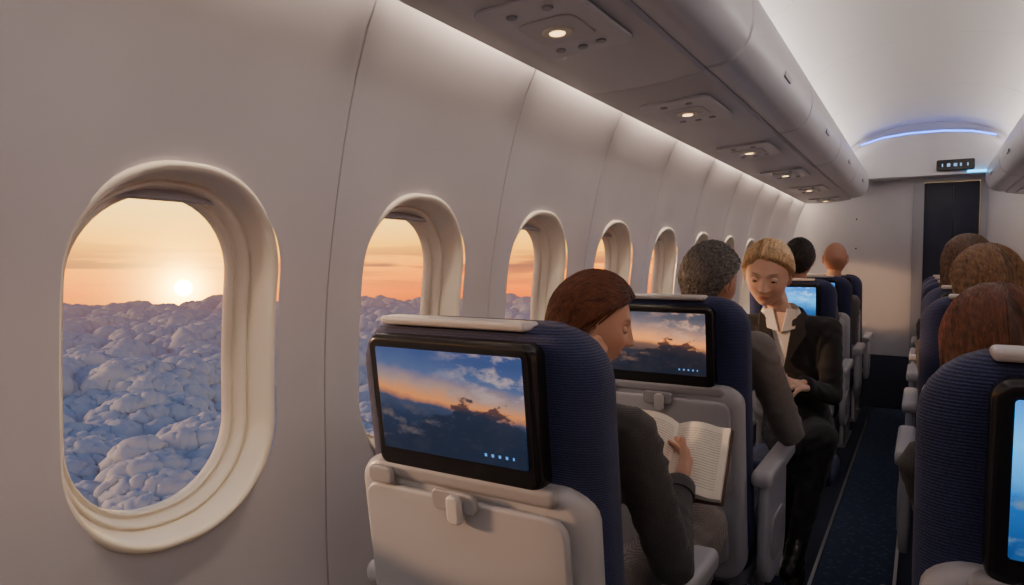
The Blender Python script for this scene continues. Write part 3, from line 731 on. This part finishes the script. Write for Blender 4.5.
for s in(-1,1):
    R=Matrix.Rotation(math.radians(-s*16),4,'Y')
    o=addobj('page_block',page(s),PM,bk);o.matrix_local=MB@R
    cv=slab('cover',.124,.188,.004,.003,.001,(s*.062,0,-.004),axis='XY');o=addobj('cover',cv,BM,bk);o.matrix_local=MB@R
# --- grey haired man in row 2
J=dict(pel=(-.61,2.05,.56),che=(-.60,2.08,.84),nek=(-.59,2.16,1.07),hed=(-.58,2.18,1.14),
 shR=(-.415,2.10,.98),shL=(-.80,2.12,.98),elR=(-.335,2.18,.73),elL=(-.83,2.22,.74),wrR=(-.40,2.36,.80),wrL=(-.66,2.40,.70),
 hipR=(-.56,2.10,.565),hipL=(-.71,2.10,.565),knR=(-.64,2.48,.57),knL=(-.82,2.50,.57),anR=(-.64,2.52,.11),anL=(-.82,2.53,.11),toR=(-.66,2.66,.045),toL=(-.82,2.68,.045))
m_=person('gray_haired_man',J,graysuit,charcoal,sk3,k=1.02,vox=.008,neckr=.055)
head(m_,(-.575,2.18,1.178),yaw=-25,pitch=10,sc=.97,skin=S3,hair='h_gray',style='short',lidded=.3,nstr=800)
collar(m_,(-.59,2.14,1.03),.075,.07,.035,graysuit,tilt=14,yaw=-8)
cuff(m_,J['elR'],J['wrR'],.037,graysuit);cuff(m_,J['elL'],J['wrL'],.037,graysuit)
hand('hand_right',J['wrR'],(-.2,.9,.1),(-.6,0,-.4),'R',.5,m_,sk3);hand('hand_left',J['wrL'],(.1,.9,-.2),(0,0,-1),'L',.4,m_,sk3)
# --- blonde woman
J=dict(pel=(-.405,2.90,.56),che=(-.435,2.86,.84),nek=(-.475,2.785,1.075),hed=(-.49,2.75,1.15),
 shR=(-.60,2.84,.985),shL=(-.30,2.84,.985),elR=(-.61,2.74,.75),elL=(-.275,2.74,.75),wrR=(-.47,2.60,.83),wrL=(-.345,2.60,.80),
 hipR=(-.47,2.87,.565),hipL=(-.35,2.87,.565),knR=(-.38,2.50,.60),knL=(-.28,2.50,.64),anR=(-.36,2.54,.12),anL=(-.34,2.44,.30),toR=(-.36,2.40,.05),toL=(-.36,2.34,.22))
b_=person('blonde_woman',J,black,black,sk2,k=.87,vox=.008,neckr=.040)
OY=.04
head(b_,(-.503,2.72,1.190),yaw=182,pitch=17,roll=-4,sc=1.04,skin=S2,hair='h_blond',style='bun',lidded=.75,lips=(.55,.20,.18),nstr=1000,brow=(.35,.22,.13))
collar(b_,(-.468,2.765+OY,1.03),.062,.056,.035,white,tilt=20,yaw=190,open_=70)
collar(b_,(-.46,2.775+OY,1.02),.075,.068,.03,black,tilt=20,yaw=190,open_=80)
cuff(b_,J['elR'],J['wrR'],.034,black);cuff(b_,J['elL'],J['wrL'],.034,black)
def poly(nm,pts,mat,parent,th=.004):
    pts=[Vector(p)+Vector((0,OY,0)) for p in pts];nrm=(pts[1]-pts[0]).cross(pts[2]-pts[0]).normalized()*th;n=len(pts)
    V=[p+nrm for p in pts]+[p-nrm for p in pts];F=[tuple(range(n)),tuple(range(n,2*n))[::-1]]+[(i,(i+1)%n,(i+1)%n+n,i+n) for i in range(n)]
    me=mkmesh(nm,V,F,sharp=30);bm=bmesh.new();bm.from_mesh(me);bmesh.ops.bevel(bm,geom=bm.edges[:],offset=th*.4,segments=2,affect='EDGES');bm.to_mesh(me);bm.free()
    return addobj(nm,me,mat,parent)
poly('shirt_front',[(-.505,2.712,1.035),(-.41,2.715,1.035),(-.425,2.712,.92),(-.445,2.706,.84),(-.475,2.708,.92)],white,b_,.005)
poly('neck_skin',[(-.485,2.706,1.05),(-.435,2.706,1.05),(-.455,2.702,.965)],sk2,b_,.004)
poly('shirt_collar_wing',[(-.52,2.718,1.06),(-.485,2.70,1.065),(-.462,2.697,.975),(-.505,2.70,.99)],white,b_,.003)
poly('shirt_collar_wing',[(-.40,2.718,1.06),(-.435,2.70,1.065),(-.452,2.697,.975),(-.405,2.70,.99)],white,b_,.003)
poly('lapel',[(-.535,2.722,1.05),(-.50,2.702,1.02),(-.448,2.694,.83),(-.50,2.70,.92),(-.535,2.705,.97)],black,b_,.003)
poly('lapel',[(-.385,2.722,1.05),(-.415,2.702,1.02),(-.442,2.694,.83),(-.395,2.70,.92),(-.365,2.705,.97)],black,b_,.003)
hand('hand_right',J['wrR'],(.45,-.75,.05),(.2,-.1,-.8),'R',.6,b_,sk2,.92);hand('hand_left',J['wrL'],(-.35,-.8,.15),(-.3,.1,-.8),'L',.6,b_,sk2,.92)
js=empty('padded_stool',(-.52,2.93,0))
addobj('stool_cushion',slab('stool_cushion',.34,.32,.05,.07,.025,(.08,0,.385),axis='XY',puff=.004),M['fabric'],js)
Vt,Ft=tube([(0,0,.40),(0,0,.05),(0,0,.03),(0,0,.0)],[.025,.025,.12,.13],n=24);addobj('stool_pedestal',mkmesh('stool_pedestal',Vt,Ft),M['shell2'],js)
def passenger(name,x,y,cloth,skin,skc,hair,style,hz=1.19,yaw=0,sc=.95,pitch=5,lean=0,hx=None,nstr=600):
    l=lean;hx=x if hx is None else hx;q=hx-x
    J=dict(pel=(x,y+.24,.56),che=(x+q*.2,y+.26+l*.35,.85-l*.05),nek=(x+q*.8,y+.27+l*.8,1.06-l*.22),hed=(x+q,y+.28+l*.95,hz-.05),
     shR=(x+.17+q*.4,y+.25+l*.65,.97-l*.2),shL=(x-.17+q*.4,y+.25+l*.65,.97-l*.2),elR=(x+.20,y+.33+l*.6,.70),elL=(x-.17,y+.36+l*.7,.68),wrR=(x+.13,y+.52+l*.4,.70),wrL=(x-.06,y+.54+l*.4,.70),
     hipR=(x+.08,y+.27,.565),hipL=(x-.08,y+.27,.565),knR=(x+.10,y+.66,.57),knL=(x-.10,y+.66,.57),anR=(x+.10,y+.68,.11),anL=(x-.10,y+.68,.11),toR=(x+.10,y+.80,.045),toL=(x-.10,y+.80,.045))
    e=person(name,J,cloth,charcoal,skc,k=.9,vox=.011,neckr=.047)
    head(e,(hx,y+.29+l,hz),yaw=yaw,pitch=pitch,sc=sc,skin=skin,hair=hair,style=style,nstr=nstr)
    hand('hand_right',J['wrR'],(-.3,.9,-.25),(0,0,-1),'R',.4,e,skc);hand('hand_left',J['wrL'],(.3,.9,-.25),(0,0,-1),'L',.4,e,skc)
passenger('dark_haired_passenger',XL,4.0,charcoal,S3,sk3,'h_dark','short',hz=1.25,sc=1.0,nstr=300)
passenger('bald_passenger',XL+.01,4.93,graysuit,(.5,.25,.17),sk3,'h_dark','bald',hz=1.26,sc=1.0,hx=-.52)
passenger('brown_haired_passenger',XR,.864,charcoal,S1,sk1,'h_brown','long',hz=1.06,sc=.95,yaw=15,lean=.52,hx=.13,nstr=900)
passenger('light_haired_passenger',XR,2.25,charcoal,S2,sk2,'h_lbrown','long',hz=1.16,sc=.95,yaw=30,hx=.17)
passenger('dark_brown_haired_passenger',XR,3.10,black,S1,sk1,'h_mbrown','long',hz=1.22,sc=.95,yaw=10,hx=.16)
passenger('dark_haired_passenger',.76,3.95,black,S3,sk3,'h_dark','short',hz=1.22,nstr=200)
passenger('gray_haired_passenger',XR,4.80,black,S3,sk3,'h_dark','short',hz=1.26,nstr=200)
# ------------------------------------------------------------ clouds
def hsh(h): h=np.sin(h)*43758.5453;return h-np.floor(h)
def base(x,y):
    return 5.5*np.sin(x/13+1.7*np.sin(y/17))*np.sin(y/11+1.6*np.sin(x/19+1))+4*np.sin(x/37+y/53)*np.sin(y/31-x/71)
def balls(X,Y,size,seed,rmin,rmax,dz,amp):
    gx=X/size;gy=Y/size;ix=np.floor(gx);iy=np.floor(gy);best=np.full(X.shape,-99.)
    for ax in(-1,0,1):
        for ay in(-1,0,1):
            cx=ix+ax;cy=iy+ay
            h1=hsh(cx*127.1+cy*311.7+seed*17.3);h2=hsh(cx*269.5+cy*183.3+seed*29.1);h3=hsh(cx*91.7+cy*57.3+seed*5.1);h4=hsh(cx*51.3+cy*197.9+seed*9.7)
            px=(cx+.1+.8*h1)*size;py=(cy+.1+.8*h2)*size;r=size*(rmin+(rmax-rmin)*h3)
            q=1-((X-px)**2+(Y-py)**2)/r**2
            best=np.maximum(best,np.where(q>0,base(px,py)+dz+amp*(h4-.5)+r*.9*np.sqrt(np.clip(q,0,1)),-99.))
    return best
def cell3(P,size,seed):
    g=P/size;I=np.floor(g);best=np.full(len(P),9.)
    for ax in(-1,0,1):
        for ay in(-1,0,1):
            for az_ in(-1,0,1):
                C=I+np.array([ax,ay,az_]);q=C[:,0]*127.1+C[:,1]*311.7+C[:,2]*74.7+seed*17.3
                h=hsh(q);h2=hsh(q*1.37+11.1);h3=hsh(q*.73+4.3)
                d=(g[:,0]-C[:,0]-h)**2+(g[:,1]-C[:,1]-h2)**2+(g[:,2]-C[:,2]-h3)**2
                best=np.minimum(best,d)
    return 1-np.clip(best,0,1)
NAZ,NR=900,720
az=np.radians(np.linspace(8,96,NAZ));rad=75*np.exp(np.linspace(0,math.log(820/75),NR))
A,R_=np.meshgrid(az,rad);X=-R_*np.sin(A);Y=R_*np.cos(A)
wx=X+1.6*np.sin(Y/4.1+np.sin(X/7));wy=Y+1.6*np.sin(X/4.7+2*np.sin(Y/9))
H=np.maximum(base(X,Y)-7,balls(wx,wy,21,1,.42,.74,-5,7))
H=np.maximum(H,balls(wx,wy,12,2,.42,.75,-1,6))
H=np.maximum(H,balls(wx,wy,6.5,3,.42,.75,1.6,5))
# soften creases between puffs
for _ in range(2): H[1:-1,1:-1]=(H[1:-1,1:-1]*2+H[:-2,1:-1]+H[2:,1:-1]+H[1:-1,:-2]+H[1:-1,2:])/6
Z=-53.5+H
def normals(X,Y,Z):
    P=np.stack([X,Y,Z],-1);du=np.gradient(P,axis=1);dv=np.gradient(P,axis=0);n=np.cross(du,dv);n/=np.linalg.norm(n,axis=-1)[...,None]+1e-9
    n*=np.sign(n[...,2:3]+1e-9);return n
for size,amp,sd in((5.0,2.6,7),(2.5,1.5,4),(1.25,.75,5),(.65,.35,6)):
    N_=normals(X,Y,Z);P=np.stack([X,Y,Z],-1).reshape(-1,3);d=cell3(P,size,sd).reshape(X.shape)*amp
    X=X+N_[...,0]*d;Y=Y+N_[...,1]*d;Z=Z+N_[...,2]*d
V=np.stack([X.ravel(),Y.ravel(),Z.ravel()],1)
i=np.arange(NR-1)[:,None]*NAZ+np.arange(NAZ-1)[None,:];i=i.ravel();F=np.stack([i,i+1,i+NAZ+1,i+NAZ],1)
me=bpy.data.meshes.new('cloud_deck');me.vertices.add(len(V));me.vertices.foreach_set('co',V.ravel());me.loops.add(len(F)*4);me.loops.foreach_set('vertex_index',F.ravel().astype(np.int32))
me.polygons.add(len(F));me.polygons.foreach_set('loop_start',np.arange(0,len(F)*4,4,dtype=np.int32));me.polygons.foreach_set('loop_total',np.full(len(F),4,dtype=np.int32));me.update(calc_edges=True);me.validate();me.shade_smooth()
cm=bpy.data.materials.new('cloud');cm.use_nodes=True;nt=cm.node_tree;nt.nodes.clear()
o=nn(nt,'ShaderNodeOutputMaterial');df=nn(nt,'ShaderNodeBsdfDiffuse');df.inputs['Color'].default_value=(.66,.66,.70,1)
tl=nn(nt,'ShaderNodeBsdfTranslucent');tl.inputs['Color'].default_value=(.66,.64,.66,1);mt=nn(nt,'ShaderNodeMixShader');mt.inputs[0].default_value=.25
em=nn(nt,'ShaderNodeEmission');em.inputs['Color'].default_value=(.60,.27,.22,1);em.inputs['Strength'].default_value=.6  # painted distance haze: pinkish glow mixed into the cloud material, stronger far away
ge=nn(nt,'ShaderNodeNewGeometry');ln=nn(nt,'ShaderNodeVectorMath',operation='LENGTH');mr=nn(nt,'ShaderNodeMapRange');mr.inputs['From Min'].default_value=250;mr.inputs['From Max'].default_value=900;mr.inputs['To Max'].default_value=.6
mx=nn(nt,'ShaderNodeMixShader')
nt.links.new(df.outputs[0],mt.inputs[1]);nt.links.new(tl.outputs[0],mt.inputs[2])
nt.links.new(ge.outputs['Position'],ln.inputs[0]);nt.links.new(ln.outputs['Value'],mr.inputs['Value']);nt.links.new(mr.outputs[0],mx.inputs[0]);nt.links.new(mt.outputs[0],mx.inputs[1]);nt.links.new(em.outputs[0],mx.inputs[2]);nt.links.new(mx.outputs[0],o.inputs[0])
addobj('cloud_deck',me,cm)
# ------------------------------------------------------------ world
wd=bpy.data.worlds.new('sunset_sky');scene.world=wd;wd.use_nodes=True;nt=wd.node_tree;nt.nodes.clear()
o=nn(nt,'ShaderNodeOutputWorld');bg=nn(nt,'ShaderNodeBackground');tc=nn(nt,'ShaderNodeTexCoord');nz=nn(nt,'ShaderNodeVectorMath',operation='NORMALIZE');nt.links.new(tc.outputs['Generated'],nz.inputs[0])
sp_=nn(nt,'ShaderNodeSeparateXYZ');nt.links.new(nz.outputs[0],sp_.inputs[0])
mr=nn(nt,'ShaderNodeMapRange');mr.inputs['From Min'].default_value=-.2;mr.inputs['From Max'].default_value=.8;nt.links.new(sp_.outputs['Z'],mr.inputs['Value'])
cr=nn(nt,'ShaderNodeValToRGB');E=cr.color_ramp.elements
pts=[(0,(.010,.012,.025)),(.12,(.06,.03,.035)),(.14,(.36,.07,.01)),(.16,(.62,.10,.0)),(.19,(.74,.19,.0)),(.225,(.80,.33,.01)),(.27,(.82,.48,.10)),(.32,(.66,.50,.28)),(.42,(.22,.22,.24)),(.55,(.055,.075,.13)),(1,(.028,.042,.085))]
E[0].position=0;E[0].color=(*pts[0][1],1);E[1].position=1;E[1].color=(*pts[-1][1],1)
for p,c in pts[1:-1]:
    e=E.new(p);e.color=(*c,1)
nt.links.new(mr.outputs[0],cr.inputs[0])
SD=Vector((-.928,.609,-.038)).normalized()
dt=nn(nt,'ShaderNodeVectorMath',operation='DOT_PRODUCT');nt.links.new(nz.outputs[0],dt.inputs[0]);dt.inputs[1].default_value=SD
def wm(op,a,b,cl=False):
    q=nn(nt,'ShaderNodeMath',operation=op);q.use_clamp=cl
    for i,s in enumerate((a,b)):
        if isinstance(s,(int,float)): q.inputs[i].default_value=s
        else: nt.links.new(s,q.inputs[i])
    return q.outputs[0]
dpos=wm('MAXIMUM',dt.outputs['Value'],0)
g1=wm('MULTIPLY',wm('POWER',dpos,50),.25);g2=wm('MULTIPLY',wm('POWER',dpos,700),1.8);g2b=wm('MULTIPLY',wm('POWER',dpos,4000),6);g3=wm('MULTIPLY',wm('GREATER_THAN',dpos,math.cos(math.radians(.62))),30)
gl=wm('ADD',wm('ADD',wm('ADD',g1,g2),g2b),g3)
mp=nn(nt,'ShaderNodeMapping');mp.inputs['Scale'].default_value=(2.2,2.2,34);no=nn(nt,'ShaderNodeTexNoise');no.inputs['Scale'].default_value=1.6;no.inputs['Detail'].default_value=5
nt.links.new(nz.outputs[0],mp.inputs[0]);nt.links.new(mp.outputs[0],no.inputs['Vector'])
bz=nn(nt,'ShaderNodeMapRange');bz.inputs['From Min'].default_value=.48;bz.inputs['From Max'].default_value=.56;nt.links.new(no.outputs['Fac'],bz.inputs['Value'])
near=wm('SUBTRACT',1.,wm('MULTIPLY',wm('ABSOLUTE',wm('SUBTRACT',sp_.outputs['Z'],-.005),0),24),True)
sf_=wm('MULTIPLY',wm('MULTIPLY',bz.outputs[0],near),.9)
mxs=nn(nt,'ShaderNodeMix',data_type='RGBA');nt.links.new(sf_,mxs.inputs[0]);nt.links.new(cr.outputs[0],mxs.inputs[6]);mxs.inputs[7].default_value=(.13,.045,.035,1)
sc_=nn(nt,'ShaderNodeVectorMath',operation='SCALE');sc_.inputs[0].default_value=(1,.50,.03);nt.links.new(gl,sc_.inputs['Scale'])
ad=nn(nt,'ShaderNodeVectorMath',operation='ADD');nt.links.new(mxs.outputs[2],ad.inputs[0]);nt.links.new(sc_.outputs[0],ad.inputs[1])
nt.links.new(ad.outputs[0],bg.inputs['Color']);bg.inputs['Strength'].default_value=3.9;nt.links.new(bg.outputs[0],o.inputs[0])
# ------------------------------------------------------------ lights
def light(name,kind,loc,energy,col,**k):
    l=bpy.data.lights.new(name,kind);l.energy=energy;l.color=col
    for a,b in k.items():setattr(l,a,b)
    ob=bpy.data.objects.new(name,l);COL.objects.link(ob);ob.location=loc;return ob
s=light('sunlight','SUN',(-5,1,3),3.2,(1,.56,.28),angle=math.radians(6));s.rotation_euler=(-Vector((-.90,-.36,.15))).to_track_quat('-Z','Y').to_euler()
LY=(Y0+Y1)/2;LL=Y1-Y0-.1
for sx in(-1,1):
    a=light('wall_wash_strip','AREA',(sx*.885,LY,1.79),30,(1,.76,.52),shape='RECTANGLE',size=.022,size_y=LL)
    a=light('ceiling_cove_strip','AREA',(sx*.56,LY,2.045),29,(1,.88,.78),shape='RECTANGLE',size=.06,size_y=LL);a.rotation_euler=(math.pi,sx*math.radians(20),0)
# ------------------------------------------------------------ camera
cd=bpy.data.cameras.new('camera');cd.sensor_width=36;cd.lens=24.0;cd.clip_end=3000;cd.clip_start=.02
cam=bpy.data.objects.new('camera',cd);COL.objects.link(cam);cam.location=(0,0,1.24);cam.rotation_euler=(math.radians(90-2.56),0,math.radians(31));scene.camera=cam
